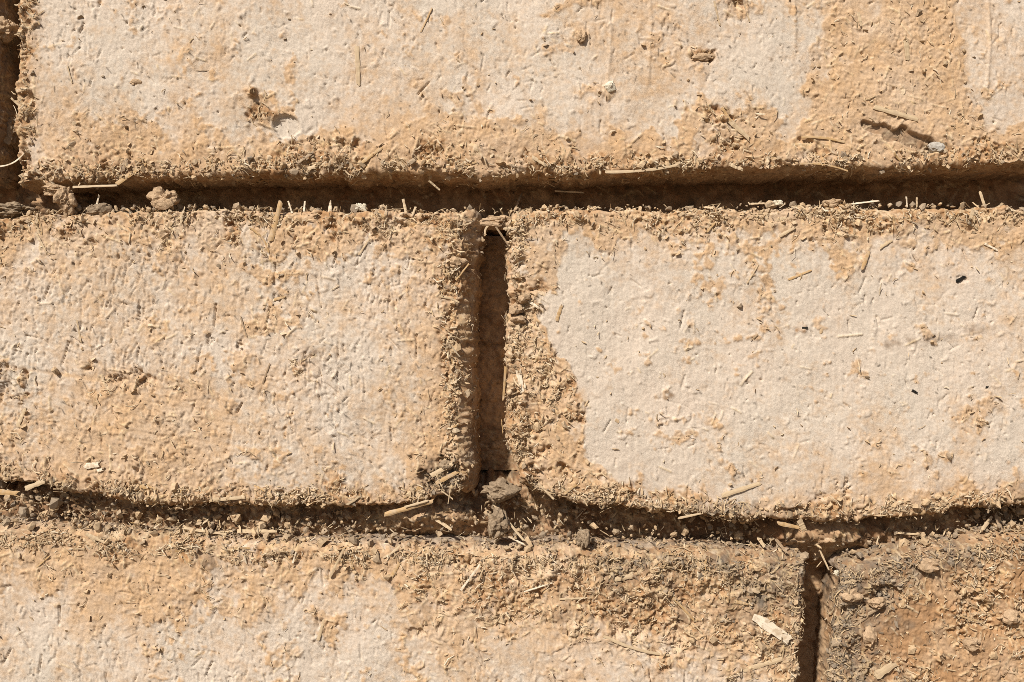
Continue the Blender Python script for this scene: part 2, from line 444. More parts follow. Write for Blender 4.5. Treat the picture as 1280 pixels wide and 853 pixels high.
def strokes(n, dens, lmin, lmax, wmin, wmax, hmin, hmax, ang, spread, layer, sign=1.0, colour=None):
    """Rasterise n short fibres (or grooves) into a height layer where the density map wants them."""
    done, tries = 0, 0
    while done < n and tries < n * 30:
        m = 4000
        px, py = RNG.uniform(-20, 1300, m), RNG.uniform(-20, 873, m)
        ii, jj = ((py - Y0) / STEP).astype(int), ((px - X0) / STEP).astype(int)
        keep = RNG.random(m) < dens[ii, jj]
        tries += m
        for x, y in zip(px[keep], py[keep]):
            L = RNG.uniform(lmin, lmax) * .5
            w = RNG.uniform(wmin, wmax)
            h = RNG.uniform(hmin, hmax)
            t = ang + RNG.normal() * spread
            ux, uy = math.cos(t), math.sin(t)
            ex, ey = abs(ux) * L + w + 1, abs(uy) * L + w + 1
            i0, i1 = int((y - ey - Y0) / STEP), int((y + ey - Y0) / STEP) + 2
            j0, j1 = int((x - ex - X0) / STEP), int((x + ex - X0) / STEP) + 2
            if i0 < 0 or j0 < 0 or i1 >= NY or j1 >= NX:
                continue
            gx, gy = XX[i0:i1, j0:j1] - x, YY[i0:i1, j0:j1] - y
            a = np.clip(gx * ux + gy * uy, -L, L)
            q = ((gx - a * ux) ** 2 + (gy - a * uy) ** 2) / (w * w)
            val = h * np.sqrt(np.maximum(0, 1 - q))
            lay = layer[i0:i1, j0:j1]
            np.maximum(lay, val, out=lay)
            if colour is not None:
                cl = colour[i0:i1, j0:j1]
                np.maximum(cl, (q < 1) * RNG.uniform(.3, 1.0), out=cl)
            done += 1
            if done >= n:
                break

FH = Z.copy()
dens_f = np.clip(0.010 + .05 * np.maximum(Rg - .4, 0) + 0.9 * CR + 0.14 * SM, 0, 1) * (0.25 + 0.75 * (YY > -30))
strokes(7600, dens_f, 3, 15, 0.6, 1.3, 0.5, 2.0, 0.0, 3.0, FH, colour=FIB)
strokes(420, np.clip(0.01 + CR + .3 * SM, 0, 1), 12, 30, 0.8, 1.6, 0.8, 1.8, 0.2, 1.0, FH, colour=FIB)
H += FH
PIT = Z.copy()
dml = np.clip((Rg - .3) * 1.3 * np.clip(.45 + .5 * gn(45), .05, 1.3), 0.03, 1) * (1 - .6 * CR)
strokes(2000, dml, 3, 10, 0.65, 1.15, 1.0, 3.0, math.pi / 2, 0.4, PIT)
strokes(260, dml, 8, 22, 0.7, 1.3, 1.5, 3.5, math.pi / 2, 0.3, PIT)
strokes(1800, np.clip(.2 + .5 * SM + .3 * Rg, 0, 1), 0.5, 2.2, 0.7, 1.4, 1.0, 3.0, 0, 3, PIT)
strokes(240, np.clip(.1 + .4 * Rg, 0, 1), 6, 16, 0.6, 1.0, 1.0, 2.2, 0, 0.5, PIT)
strokes(40, np.clip(Rg - .4, 0, 1), 14, 34, 0.9, 1.6, 2.0, 4.0, math.pi / 2, .25, PIT)
H -= PIT
FLK, _dum = Z.copy(), Z.copy()          # dark bits of husk and root in the clay
strokes(2600, np.clip(.16 + .4 * Rg + .7 * CR, 0, 1), 0.5, 3.0, 0.6, 1.2, 0.5, 1.0, 0, 3, FLK)
strokes(800, np.clip(.02 + .7 * (Rg - .4) + .5 * CR, 0, 1), 4, 10, 0.6, 1.0, 0.4, 0.9, math.pi / 2, .7, FLK)
def crack(x, y, ang, n, wob, dep, w=.8):
    for _ in range(n):
        ang += RNG.normal() * wob
        x2, y2 = x + 2.2 * math.cos(ang), y + 2.2 * math.sin(ang)
        i, j = int((y - Y0) / STEP), int((x - X0) / STEP)
        gx, gy = XX[i - 4:i + 5, j - 4:j + 5] - x, YY[i - 4:i + 5, j - 4:j + 5] - y
        H[i - 4:i + 5, j - 4:j + 5] -= dep * .55 * np.exp(-(gx * gx + gy * gy) / (w * w * 1.6))
        x, y = x2, y2
for (x, y, a_, n_) in ((478, 450, 1.5, 18), (482, 500, 1.7, 14), (300, 390, 1.6, 20), (1055, 590, 1.6, 12), (70, 455, .4, 30), (760, 330, 1.4, 14), (1180, 560, 1.2, 16), (420, 820, 1.5, 10),
                       (880, 110, 1.7, 14), (250, 60, 1.3, 12), (640, 60, 1.5, 16), (1150, 380, .3, 22), (820, 500, -.3, 30), (210, 770, 1.7, 14), (700, 800, .5, 16), (160, 350, 1.5, 16), (1000, 500, 1.3, 18)):
    crack(x, y, a_, n_, .28, 1.8)
# the round crater and the torn gouge in the top brick
H -= 3.4 * sstep(1.12, .95, _q) - .9 * np.exp(-((np.sqrt(_q) - 1.12) / .12) ** 2)
q = ((XX - 335) / 24) ** 2 + ((YY - 160) / 22) ** 2
H -= 1.6 * sstep(1.15, .9, q) * (YY > 150)
gy = np.interp(XX[0], [1078, 1090, 1120, 1150, 1178], [155, 158, 168, 180, 186])[None, :] + gn(9) * 1.6
gw = np.interp(XX[0], [1074, 1080, 1092, 1120, 1135, 1160, 1180], [0, 5, 6, 7, 12, 13, 0])[None, :] + gn(6) * 1.0
G = sstep(1.1, 0.75, np.abs(YY - gy) / np.maximum(gw, .1)) * ((XX > 1076) & (XX < 1178))
H -= G * (6.0 + 2.5 * np.interp(XX[0], [1120, 1150], [0, 1])[None, :])
DP = np.maximum(DP, G * .7)
# cracks at the foot of the middle right brick and small hollows
for (x, y, rx, ry, dep) in ((1058, 612, 3, 16, 4), (1047, 608, 2, 9, 3), (1203, 348, 7, 4, 2), (150, 475, 10, 4, 4), (172, 466, 6, 5, 4), (520, 790, 12, 6, 4), (572, 588, 9, 7, 8), (540, 608, 12, 5, 7), (530, 596, 6, 9, 6), (556, 578, 8, 6, 7),
                            (548, 600, 10, 12, 6), (10, 735, 6, 4, 3), (6, 488, 9, 12, 4), (300, 432, 3, 10, 4), (262, 425, 3, 9, 4), (175, 395, 4, 12, 3), (345, 372, 6, 4, 3),
                            (1080, 765, 26, 22, 5), (1110, 742, 18, 10, 7), (1075, 815, 14, 18, 6), (890, 740, 16, 8, 4), (960, 750, 20, 9, 5)):
    q = ((XX - x + 1.6 * fine) / rx) ** 2 + ((YY - y + 1.6 * fine) / ry) ** 2
    H -= dep * sstep(1.3, .6, q)
# dragged ridges of clay on the top brick, as the trowel left them
for (x, y0, y1, h) in ((812, 0, 105, 1.2), (762, 30, 150, .9), (992, 0, 60, 1.6), (1062, 0, 75, 1.0), (1236, 0, 110, 1.4), (708, 150, 200, .6)):
    H += h * np.exp(-((XX - x - 2 * np.sin(YY / 23)) / 2.2) ** 2) * sstep(y0 - 8, y0 + 8, YY) * sstep(y1 + 10, y1 - 6, YY)

RUSTM = np.clip(CR * np.clip(.52 + .38 * gn(26) + .25 * gn(6), 0, 1) * .95 + inside(b_br)[0] * np.clip(.7 + .3 * gn(20), 0, 1) * .9 + blob(860, 740, 200, 60, .35) * np.clip(.5 + .5 * gn(14), 0, 1), 0, .85).astype(np.float32)
EDG = Z.copy()
for b_ in VIS:                                   # the handled, wetter rims of the bricks are browner
    k, dt, db, dl, dr = inside(b_)
    EDG = np.where(k, np.maximum.reduce([.7 * fall(dt, 14), fall(db, 26), fall(dl, 24), fall(dr, 24)]), EDG)
RUSTM = np.clip(RUSTM + .42 * EDG * np.clip(.55 + .4 * gn(30) + .4 * gn(9), 0, 1.3), 0, .9).astype(np.float32)
smear_attr = np.clip(np.maximum.reduce([SM * .92, CR * .75, film * .8]) - .12 * np.maximum(gn(30), 0), 0, 1)

# ------------------------------------------------------------------ mesh helpers
def to_world(px, py, dep):
    return np.stack([(px - CX) * S, dep * S, ZC + (CY - py) * S], -1)

def W(px, py, dep=0.0):
    """World point seen at photo pixel (px, py) and lying dep pixels behind the brick faces."""
    f = (DIST + dep) / DIST
    return Vector(((px - CX) * f * S, dep * S, ZC + (CY - py) * f * S))

def fast_mesh(name, co, quads=None, tris=None, smooth=True):
    me = bpy.data.meshes.new(name)
    co = np.ascontiguousarray(co, np.float32).reshape(-1, 3)
    me.vertices.add(len(co))
    me.vertices.foreach_set('co', co.ravel())
    f, n = (quads, 4) if quads is not None else (tris, 3)
    f = np.ascontiguousarray(f, np.int32).reshape(-1, n)
    me.loops.add(f.size)
    me.loops.foreach_set('vertex_index', f.ravel())
    me.polygons.add(len(f))
    me.polygons.foreach_set('loop_start', np.arange(0, f.size, n, dtype=np.int32))
    me.update(calc_edges=True)
    me.polygons.foreach_set('use_smooth', np.full(len(f), smooth))
    me.update()
    return me

def set_attr(me, name, vals):
    a = me.attributes.new(name, 'FLOAT', 'POINT')
    a.data.foreach_set('value', np.ascontiguousarray(vals, np.float32).ravel())

def link(name, me, mat=None, parent=None, loc=(0, 0, 0)):
    o = bpy.data.objects.new(name, me)
    if mat is not None and len(me.materials) == 0:
        me.materials.append(mat)
    C.objects.link(o)
    o.parent = parent
    o.location = loc
    return o

def axis(lo, hi, vlo, vhi, fine=1.3, coarse=14.0):
    """Grid coordinates: fine inside the view, coarse beyond it."""
    out = []
    a, b = max(lo, vlo), min(hi, vhi)
    if a >= b:
        return np.linspace(lo, hi, max(3, int((hi - lo) / coarse)))
    mid, m = fine * 2.4, 140.0
    for p0, p1, st in ((lo, a - m, coarse), (max(lo, a - m), a, mid)):
        if p1 > p0:
            out.append(np.linspace(p0, p1, max(2, int((p1 - p0) / st)), endpoint=False))
    out.append(np.linspace(a, b, int((b - a) / fine) + 1))
    for p0, p1, st in ((b, min(hi, b + m), mid), (b + m, hi, coarse)):
        if p1 > p0:
            out.append(np.linspace(p0, p1, max(2, int((p1 - p0) / st)) + 1)[1:])
    return np.concatenate(out)

def side_axis(e, n_fine, coarse=3.4, fine=1.35):
    """Arc length over an edge and back along the side of a brick."""
    a = np.arange(fine, n_fine, fine)
    return np.concatenate([a, np.arange(n_fine, 75, coarse), np.arange(75, e - 6, 14), [e]])

DEPTH = 180.0
def surf(b, A, Bp):
    """Rounded-box surface of brick b at parameters (A, B) in pixels: base point, normal, sampling point."""
    R = b.R
    ax, ay = np.clip(A, b.x0 + R, b.x1 - R), np.clip(Bp, b.y0 + R, b.y1 - R)
    ox, oy = A - ax, Bp - ay
    e = np.hypot(ox, oy)
    inv = 1.0 / np.maximum(e, 1e-6)
    dx, dy = ox * inv, oy * inv
    th = np.minimum(e / R, math.pi / 2)
    back = np.maximum(0, e - R * math.pi / 2)
    out, dep = R * np.sin(th), R * (1 - np.cos(th)) + back
    out = out + (1 - np.exp(-back / 13.0)) * (np.where(dy < 0, b.draft[0], b.draft[1]) * np.abs(dy) + np.where(dx < 0, b.draft[2], b.draft[3]) * np.abs(dx))
    t = (ay - b.y0) / (b.y1 - b.y0)
    wy = (b.top(ax) - b.y0) * (1 - t) + (b.bot(ax) - b.y1) * t
    tx = (ax - b.x0) / (b.x1 - b.x0)
    wx = (b.left(ay) - b.x0) * (1 - tx) ** 6 + (b.right(ay) - b.x1) * tx ** 6
    px, py = ax + wx + dx * out, ay + wy + dy * out
    nx, ny, nd = dx * np.sin(th), dy * np.sin(th), -np.cos(th)
    sx, sy = ax + wx + dx * e, ay + wy + dy * e
    return px, py, dep, nx, ny, nd, sx, sy, e

VX0, VX1, VY0, VY1 = -14.0, 1294.0, -14.0, 867.0
wall = bpy.data.objects.new('mud_brick_wall', None)
C.objects.link(wall)
wall['label'] = 'wall of pale tan mud bricks with straw and deep open joints'
wall['category'] = 'wall'
wall['kind'] = 'thing'

def build_brick(b, fine=1.3):
    R, E = b.R, b.R * math.pi / 2 + DEPTH - b.R
    xin = axis(b.x0 + R, b.x1 - R, VX0, VX1, fine)
    yin = axis(b.y0 + R, b.y1 - R, VY0, VY1, fine)
    def wrap(edge, v0, v1):
        return side_axis(E, 24.0) if v0 - 20 < edge < v1 + 20 else np.array([2, 4, 7, 11, 18, 40, E])
    al = (b.x0 + R) - wrap(b.x0, VX0, VX1)[::-1]
    ar = (b.x1 - R) + wrap(b.x1, VX0, VX1)
    at = (b.y0 + R) - wrap(b.y0, VY0, VY1)[::-1]
    ab = (b.y1 - R) + wrap(b.y1, VY0, VY1)
    av, bv = np.concatenate([al, xin, ar]), np.concatenate([at, yin, ab])
    A, Bp = np.meshgrid(av, bv)
    px, py, dep, nx, ny, nd, sx, sy, e = surf(b, A, Bp)
    h = sample(H, sx, sy)
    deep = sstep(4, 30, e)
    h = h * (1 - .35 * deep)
    h = np.where((Bp < b.y0 + R + 3), h * .8 - .7, h)
    h = np.where(e > 0, h * .7, h)
    lim = np.where(e > 0, 9.0, 20.0)
    h = np.clip(h, -lim, lim)
    px, py, dep = px + nx * h, py + ny * h, dep + nd * h
    co = to_world(px, py, dep)
    org = to_world(np.array((b.x0 + b.x1) / 2), np.array(b.y1), np.array(0.0))
    ny_, nx_ = A.shape
    idx = np.arange(ny_ * nx_).reshape(ny_, nx_)
    q = np.stack([idx[:-1, :-1], idx[1:, :-1], idx[1:, 1:], idx[:-1, 1:]], -1).reshape(-1, 4)
    me = fast_mesh('brick', co - org, quads=q)
    sm = sample(smear_attr, sx, sy)
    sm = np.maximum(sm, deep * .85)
    ledge = ((Bp < b.y0 + R) & (e > 3)) * deep
    sm = sm * (1 - .8 * ledge)
    set_attr(me, 'smear', sm)
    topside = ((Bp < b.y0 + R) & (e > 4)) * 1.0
    corner_shade = .8 if b is b_tl else 0.0  # deep shade of the corner joint, put into this whole brick's colour
    set_attr(me, 'damp', np.clip(corner_shade + np.maximum(sample(DP, sx, sy), topside * .42 * deep + deep * np.clip(.28 + .22 * sample(n_big, sx * 1.3 + 50, sy * 1.3), 0, .9)), 0, 1))  # real damp, plus the painted shade on the corner brick
    set_attr(me, 'fib', sample(FIB, sx, sy) * .55 * (1 - .5 * deep))
    set_attr(me, 'fleck', sample(FLK, sx, sy))
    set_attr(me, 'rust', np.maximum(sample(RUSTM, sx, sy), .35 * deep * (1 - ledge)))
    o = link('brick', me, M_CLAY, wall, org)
    if b.label:
        o['label'] = b.label
    b.obj, b.org = o, org
    return o

for b in (b_top, b_ml, b_mr, b_bl, b_br):
    build_brick(b)
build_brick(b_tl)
# the courses above and below the picture
for (x0, x1, y0, y1) in ((-700, 560, -576, -196), (600, 1880, -576, -196), (-700, 610, 1086, 1455), (645, 1940, 1086, 1455)):
    build_brick(brick_def(x0, x1, y0, y1))

# ------------------------------------------------------------------ recessed clay in the joints
MN1 = None
def joint(x0, x1, y0, y1, depth_fn, damp=0.35, sp=2.0, damp_fn=None):
    xa, ya = axis(x0, x1, VX0, VX1, sp, 16), axis(y0, y1, VY0, VY1, sp, 16)
    A, Bp = np.meshgrid(xa, ya)
    ox, oy = A + 431, Bp * 1.0 + 77          # a different patch of the same granular noise
    lump = sample(d9 * v9 ** 2 * 8 + d16 * v16 ** 2 * 11 + d5 * v5 * 2.4, ox, oy)
    rough = sample(JR, A, Bp)
    dep = depth_fn(A, Bp) - lump * rough - .8 * sample(fine, ox, oy)
    co = to_world(A, Bp, dep)
    org = to_world(np.array((x0 + x1) / 2), np.array(y1), np.array(75.0))
    ny_, nx_ = A.shape
    idx = np.arange(ny_ * nx_).reshape(ny_, nx_)
    q = np.stack([idx[:-1, :-1], idx[1:, :-1], idx[1:, 1:], idx[:-1, 1:]], -1).reshape(-1, 4)
    me = fast_mesh('mortar_joint', co - org, quads=q)
    set_attr(me, 'smear', np.full(A.size, .9))
    dm = np.full(A.shape, damp) if damp_fn is None else damp_fn(A, Bp)
    set_attr(me, 'damp', np.clip(dm + .3 * sample(n_big, ox, oy), 0, 1))
    set_attr(me, 'rust', np.full(A.size, .3))
    set_attr(me, 'fib', sample(FIB, ox, oy) * .5)
    set_attr(me, 'fleck', sample(FLK, ox, oy))
    return link('mortar_joint', me, M_MORTAR, wall, org)

JR = np.clip(0.4 + blob(250, 645, 420, 40, .6) + blob(800, 670, 300, 40, .5) + blob(1180, 670, 160, 40, .6) + blob(60, 255, 120, 30, .6), 0, 1).astype(np.float32)

def d_top(A, B):
    d = 78 + 16 * sstep(600, 950, A) + 3 * np.sin(A / 170.0)
    return d - 30 * np.exp(-((A - 40) / 60) ** 2) + 45 * sstep(270, 296, B + 3 * np.sin(A / 4.0))
def d_low(A, B):
    d = 60 - 30 * np.exp(-((A - 200) / 260.0) ** 4)
    d = d - 34 * np.exp(-((A - 540) / 70.0) ** 2 - ((B - 652) / 20) ** 2)
    d = d - 40 * np.exp(-((A - 1040) / 80.0) ** 2 - ((B - 672) / 26) ** 2)
    d = d - 20 * np.exp(-((A - 1200) / 90.0) ** 2)
    wv = 5 * np.sin(A / 6.0) + 3 * np.sin(A / 2.3)
    return d + 70 * sstep(704, 752, B + wv) + 60 * sstep(618, 588, B + wv)
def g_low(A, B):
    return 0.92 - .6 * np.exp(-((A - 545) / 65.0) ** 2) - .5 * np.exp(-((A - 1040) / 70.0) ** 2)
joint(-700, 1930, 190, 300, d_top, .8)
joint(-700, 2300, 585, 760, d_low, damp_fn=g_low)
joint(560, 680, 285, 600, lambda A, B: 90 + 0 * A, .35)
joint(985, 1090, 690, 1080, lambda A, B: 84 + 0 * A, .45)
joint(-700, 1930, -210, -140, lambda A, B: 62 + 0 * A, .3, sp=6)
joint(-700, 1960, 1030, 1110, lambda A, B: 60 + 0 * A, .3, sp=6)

core_co = to_world(np.array([-1300., 2300, 2300, -1300] * 2), np.array([1455., 1455, -560, -560] * 2), np.array([172.] * 4 + [800.] * 4))
core = fast_mesh('core', core_co, quads=[[0, 1, 2, 3], [5, 4, 7, 6], [4, 0, 3, 7], [1, 5, 6, 2], [3, 2, 6, 7], [4, 5, 1, 0]], smooth=False)
link('core', core, M_CORE, wall)

g = 120.0
gm = fast_mesh('ground', [(-g, -g, 0), (g, -g, 0), (g, g, 0), (-g, g, 0)], quads=[[0, 1, 2, 3]], smooth=False)
ground = link('ground', gm, M_GROUND)
ground['kind'] = 'structure'

# ------------------------------------------------------------------ crumbs and chaff stuck along the brick edges
def ico(sub):
    import bmesh
    bm = bmesh.new()
    bmesh.ops.create_icosphere(bm, subdivisions=sub, radius=1)
    v = np.array([p.co[:] for p in bm.verts])
    f = np.array([[p.index for p in t.verts] for t in bm.faces])
    bm.free()
    return v, f
ICO2, ICO2F = ico(1)
ICO4, ICO4F = ico(4)
ICO3 = ico(3)

def rand_rot(n):
    q = RNG.standard_normal((n, 4))
    q /= np.linalg.norm(q, axis=1)[:, None]
    w, x, y, z = q.T
    return np.stack([np.stack([1 - 2 * (y * y + z * z), 2 * (x * y - z * w), 2 * (x * z + y * w)], -1),
                     np.stack([2 * (x * y + z * w), 1 - 2 * (x * x + z * z), 2 * (y * z - x * w)], -1),
                     np.stack([2 * (x * z - y * w), 2 * (y * z + x * w), 1 - 2 * (x * x + y * y)], -1)], -2)

def pick(b, n, edge_w, face=False):
    """n random spots on brick b in view: along its edges, or (face) where the crumble map is high."""
    A, Bp = [], []
    x0, x1, y0, y1 = max(b.x0, VX0), min(b.x1, VX1), max(b.y0, VY0), min(b.y1, VY1)
    sides = []
    if b.y0 > VY0: sides.append(('t', x1 - x0))
    if b.y1 < VY1: sides.append(('b', (x1 - x0) * 1.5))
    if b.x0 > VX0: sides.append(('l', y1 - y0))
    if b.x1 < VX1: sides.append(('r', y1 - y0))
    p = np.array([s[1] for s in sides]); p = p / p.sum()
    for i in RNG.choice(len(sides), n * 3, p=p):
        k = sides[i][0]
        off = RNG.normal() * edge_w - edge_w * .35 if RNG.random() < .72 else RNG.uniform(4, 48)
        if k in 'tb':
            a = RNG.uniform(x0, x1); bb = (b.y0 + 4 - off) if k == 't' else (b.y1 - 4 + off)
        else:
            bb = RNG.uniform(y0, y1); a = (b.x0 + 4 - off) if k == 'l' else (b.x1 - 4 + off)
        A.append(a); Bp.append(bb)
    A, Bp = np.array(A), np.array(Bp)
    cl = sample(CLUMP, A, Bp)
    keep = RNG.random(len(A)) < cl
    return A[keep][:n], Bp[keep][:n]

CLUMP = np.clip(0.35 + 0.35 * gn(22), 0.04, 1).astype(np.float32)

def face_pick(b, n):
    x0, x1, y0, y1 = max(b.x0 + 4, VX0), min(b.x1 - 4, VX1), max(b.y0 + 4, VY0), min(b.y1 - 4, VY1)
    A, Bp = RNG.uniform(x0, x1, n * 14), RNG.uniform(y0, y1, n * 14)
    px, py, dep, nx, ny, nd, sx, sy, e = surf(b, A, Bp)
    keep = RNG.random(len(A)) < np.clip(sample(CR, sx, sy) * .9 + .15 * sample(SM, sx, sy) + .012, 0, 1)
    return A[keep][:n], Bp[keep][:n]

def on_surface(b, A, Bp, lift):
    px, py, dep, nx, ny, nd, sx, sy, e = surf(b, A, Bp)
    h = np.clip(sample(H, sx, sy), -8, 9) + lift
    px, py, dep = px + nx * h, py + ny * h, dep + nd * h
    nrm = np.stack([nx, nd, -ny], -1)
    return to_world(px, py, dep) - b.org, nrm / np.linalg.norm(nrm, axis=1)[:, None], sample(DP, sx, sy)

def crumbs(b, n_edge, n_face):
    a1, b1 = pick(b, n_edge, 7)
    a2, b2 = face_pick(b, n_face)
    A, Bp = np.concatenate([a1, a2]), np.concatenate([b1, b2])
    n = len(A)
    r = np.clip(RNG.lognormal(math.log(1.2), .55, n), .5, 5.5)
    r[len(a1):] *= .85
    pos, nrm, dp = on_surface(b, A, Bp, r * .15)
    rot = rand_rot(n)
    sc = RNG.uniform(.45, 1.45, (n, 3)) * r[:, None] * S
    plate = RNG.random(n) < .28                      # torn flakes: thin and broad
    sc[plate] = np.stack([RNG.uniform(2, 5.5, n), RNG.uniform(1.2, 3.5, n), RNG.uniform(.35, .8, n)], -1)[plate] * S
    v = ICO2[None] * (1 + .30 * RNG.standard_normal((n, len(ICO2), 1))) * sc[:, None, :]
    v = np.einsum('nij,nkj->nki', rot, v) + pos[:, None, :]
    f = ICO2F[None] + (np.arange(n) * len(ICO2))[:, None, None]
    me = fast_mesh('clay_crumbs', v, tris=f, smooth=False)
    tint = np.clip(RNG.beta(1.9, 1.5, n) - dp * .6, 0, 1)
    set_attr(me, 'tint', np.repeat(tint, len(ICO2)))
    o = link('clay_crumbs', me, M_CRUMB, b.obj)
    o['kind'] = 'stuff'

def chaff(b, n_edge, n_face):
    a1, b1 = pick(b, n_edge, 8)
    a2, b2 = face_pick(b, n_face)
    A, Bp = np.concatenate([a1, a2]), np.concatenate([b1, b2])
    n = len(A)
    pos, nrm, dp = on_surface(b, A, Bp, .6)
    L = np.clip(RNG.lognormal(math.log(5), .55, n), 2, 16) * S
    w = RNG.uniform(.35, 1.0, n) * S
    t = RNG.uniform(.25, .5, n) * S
    ref = RNG.standard_normal((n, 3))
    u = ref - nrm * np.sum(ref * nrm, 1)[:, None]
    u /= np.linalg.norm(u, axis=1)[:, None]
    up = np.abs(RNG.normal(0, .35, n))[:, None]
    u = u + nrm * up
    u /= np.linalg.norm(u, axis=1)[:, None]
    v = np.cross(nrm, u); v /= np.linalg.norm(v, axis=1)[:, None]
    k = np.cross(u, v)
    bend = RNG.normal(0, .12, n) * L
    P = []
    for i, (s_, ww) in enumerate(((-.5, .6), (0, 1), (.5, .7))):
        c = pos + u * (L * s_)[:, None] + k * (up[:, 0] * L * .5)[:, None] + v * (bend * (1 - abs(s_) * 2))[:, None]
        for a, bq in ((-1, 0), (0, 1), (1, 0), (0, -.6)):
            P.append(c + v * (w * a * ww)[:, None] + k * (t * bq)[:, None])
    V = np.stack(P, 1)
    F = []
    for s_ in range(2):
        for i in range(4):
            F.append([s_ * 4 + i, s_ * 4 + (i + 1) % 4, s_ * 4 + 4 + (i + 1) % 4, s_ * 4 + 4 + i])
    F += [[3, 2, 1, 0], [8, 9, 10, 11]]
    f = np.array(F)[None] + (np.arange(n) * 12)[:, None, None]
    me = fast_mesh('straw_chaff', V, quads=f, smooth=False)
    set_attr(me, 'tint', np.repeat(np.clip(RNG.beta(2, 1.8, n) - dp * .35, 0, 1), 12))
    o = link('straw_chaff', me, M_CHAFF, b.obj)
    o['kind'] = 'stuff'

def rubble(n, spots, name, kind_mat, is_chaff):
    """Loose crumbs or chaff lying in a joint, one mass."""
    px, py, dp = spots(n)
    n = len(px)
    f_ = (DIST + dp) / DIST
    pos = to_world(CX + (px - CX) * f_, CY + (py - CY) * f_, dp)
    rot = rand_rot(n)
    r = np.clip(RNG.lognormal(math.log(2.0), .5, n), .9, 6.5)
    if is_chaff:
        sc = np.stack([RNG.uniform(2.5, 7, n), RNG.uniform(.5, 1.2, n), RNG.uniform(.3, .6, n)], -1) * S
    else:
        sc = RNG.uniform(.5, 1.4, (n, 3)) * r[:, None] * S
    v = ICO2[None] * (1 + .28 * RNG.standard_normal((n, len(ICO2), 1))) * sc[:, None, :]
    v = np.einsum('nij,nkj->nki', rot, v) + pos[:, None, :]
    f = ICO2F[None] + (np.arange(n) * len(ICO2))[:, None, None]
    me = fast_mesh(name, v, tris=f, smooth=False)
    set_attr(me, 'tint', np.repeat(np.clip(RNG.beta(1.5, 3.0 if not is_chaff else 2.0, n), 0, 1), len(ICO2)))
    o = link(name, me, kind_mat, wall)
    o['kind'] = 'stuff'

def low_spots(n):
    x = RNG.uniform(-10, 1290, n)
    w_ = np.interp(x, [0, 420, 470, 580, 620, 780, 960, 1010, 1090, 1130, 1290], [1, 1, .45, .3, 1, .6, .6, .25, .35, .8, 1])
    x = x[RNG.random(n) < w_]
    lo, hi = np.where(x < 615, ML_BOT(x), MR_BOT(x)), np.where(x < 1020, BL_TOP(x), BR_TOP(x))
    t = RNG.random(len(x))
    d = np.interp(x, [0, 420, 640, 900, 1290], [30, 34, 40, 50, 40]) * (1 - t * .75) + RNG.normal(0, 4, len(x))
    return x, lo + (hi - lo - 6) * (0.05 + .95 * t), np.maximum(d, 4)
def top_spots(n):
    x = RNG.uniform(-10, 1290, n)
    x = x[RNG.random(len(x)) < np.interp(x, [0, 140, 260, 560, 660, 760, 1290], [1, .9, .4, .4, .7, .35, .3])]
    y = np.where(x < 610, ML_TOP(x), MR_TOP(x)) - 2 - np.abs(RNG.normal(0, 2.5, len(x)))
    return x, y, RNG.uniform(2, 22, len(x))
rubble(1500, low_spots, 'joint_rubble', M_CRUMB, False)
rubble(700, low_spots, 'joint_chaff', M_CHAFF, True)
rubble(420, top_spots, 'joint_rubble', M_CRUMB, False)
rubble(260, top_spots, 'joint_chaff', M_CHAFF, True)

for b, ce, cf, he, hf in ((b_top, 1200, 700, 900, 600), (b_ml, 1500, 600, 1200, 700), (b_mr, 1500, 800, 1200, 800), (b_bl, 1000, 900, 1500, 1200), (b_br, 500, 900, 450, 600)):
    crumbs(b, ce, cf)
    chaff(b, he, hf)

# ------------------------------------------------------------------ single straws, chips, pebbles, clods
def straw_mesh(L, w, t=None, bend=0.0, curl=.5, taper=(.9, .75), split=0.0, seg=9):
    """A split stalk: a curved strip with real thickness, long axis local X, outer side local Z. Pixels in, metres out."""
    t = t if t is not None else max(.7, w * .16)
    rnd = random.Random(int(L * 97 + w * 31 + bend * 1000))
    vs, fs, m = [], [], 5
    for i in range(seg + 1):
        s_ = i / seg
        x = (s_ - .5) * L
        cy = bend * L * (1 - (2 * s_ - 1) ** 2)
        ww = w * .5 * (taper[0] * (1 - s_) + taper[1] * s_) * (1 + .16 * rnd.uniform(-1, 1))
        if i in (0, seg):
            ww *= .96
        z0 = min(.5 * t, .3) * rnd.uniform(-1, 1)
        ring = []
        for j in range(m):
            a = -1 + 2 * j / (m - 1)
            jag = rnd.uniform(-1, 1) * w * .38 if i in (0, seg) else 0
            ring.append((x + jag, cy + a * ww, z0 + curl * ww * (1 - a * a)))
        for j in reversed(range(m)):
            px_, py_, pz_ = ring[j]
            ring.append((px_, py_ * 1 + (cy - py_) * .06, pz_ - t))
        vs += ring
    k = 2 * m
    for i in range(seg):
        for j in range(k):
            a, b_ = i * k + j, i * k + (j + 1) % k
            fs.append((a, b_, b_ + k, a + k))
    fs.append(tuple(reversed(range(k))))
    fs.append(tuple(range(seg * k, seg * k + k)))
    me = bpy.data.meshes.new('straw')
    me.from_pydata([(x * S, y * S, z * S) for x, y, z in vs], [], fs)
    me.validate()
    me.polygons.foreach_set('use_smooth', [False] * len(me.polygons))
    me.update()
    return me

def orient(o, p0, p1, normal, parent_org=None):
    """Lay local X from p0 to p1 with local Z towards normal."""
    x = (p1 - p0).normalized()
    y = normal.cross(x).normalized()
    z = x.cross(y)
    c = (p0 + p1) / 2
    if parent_org is not None:
        c = c - Vector(parent_org)
    o.matrix_local = Matrix(((x.x, y.x, z.x, c.x), (x.y, y.y, z.y, c.y), (x.z, y.z, z.z, c.z), (0, 0, 0, 1)))

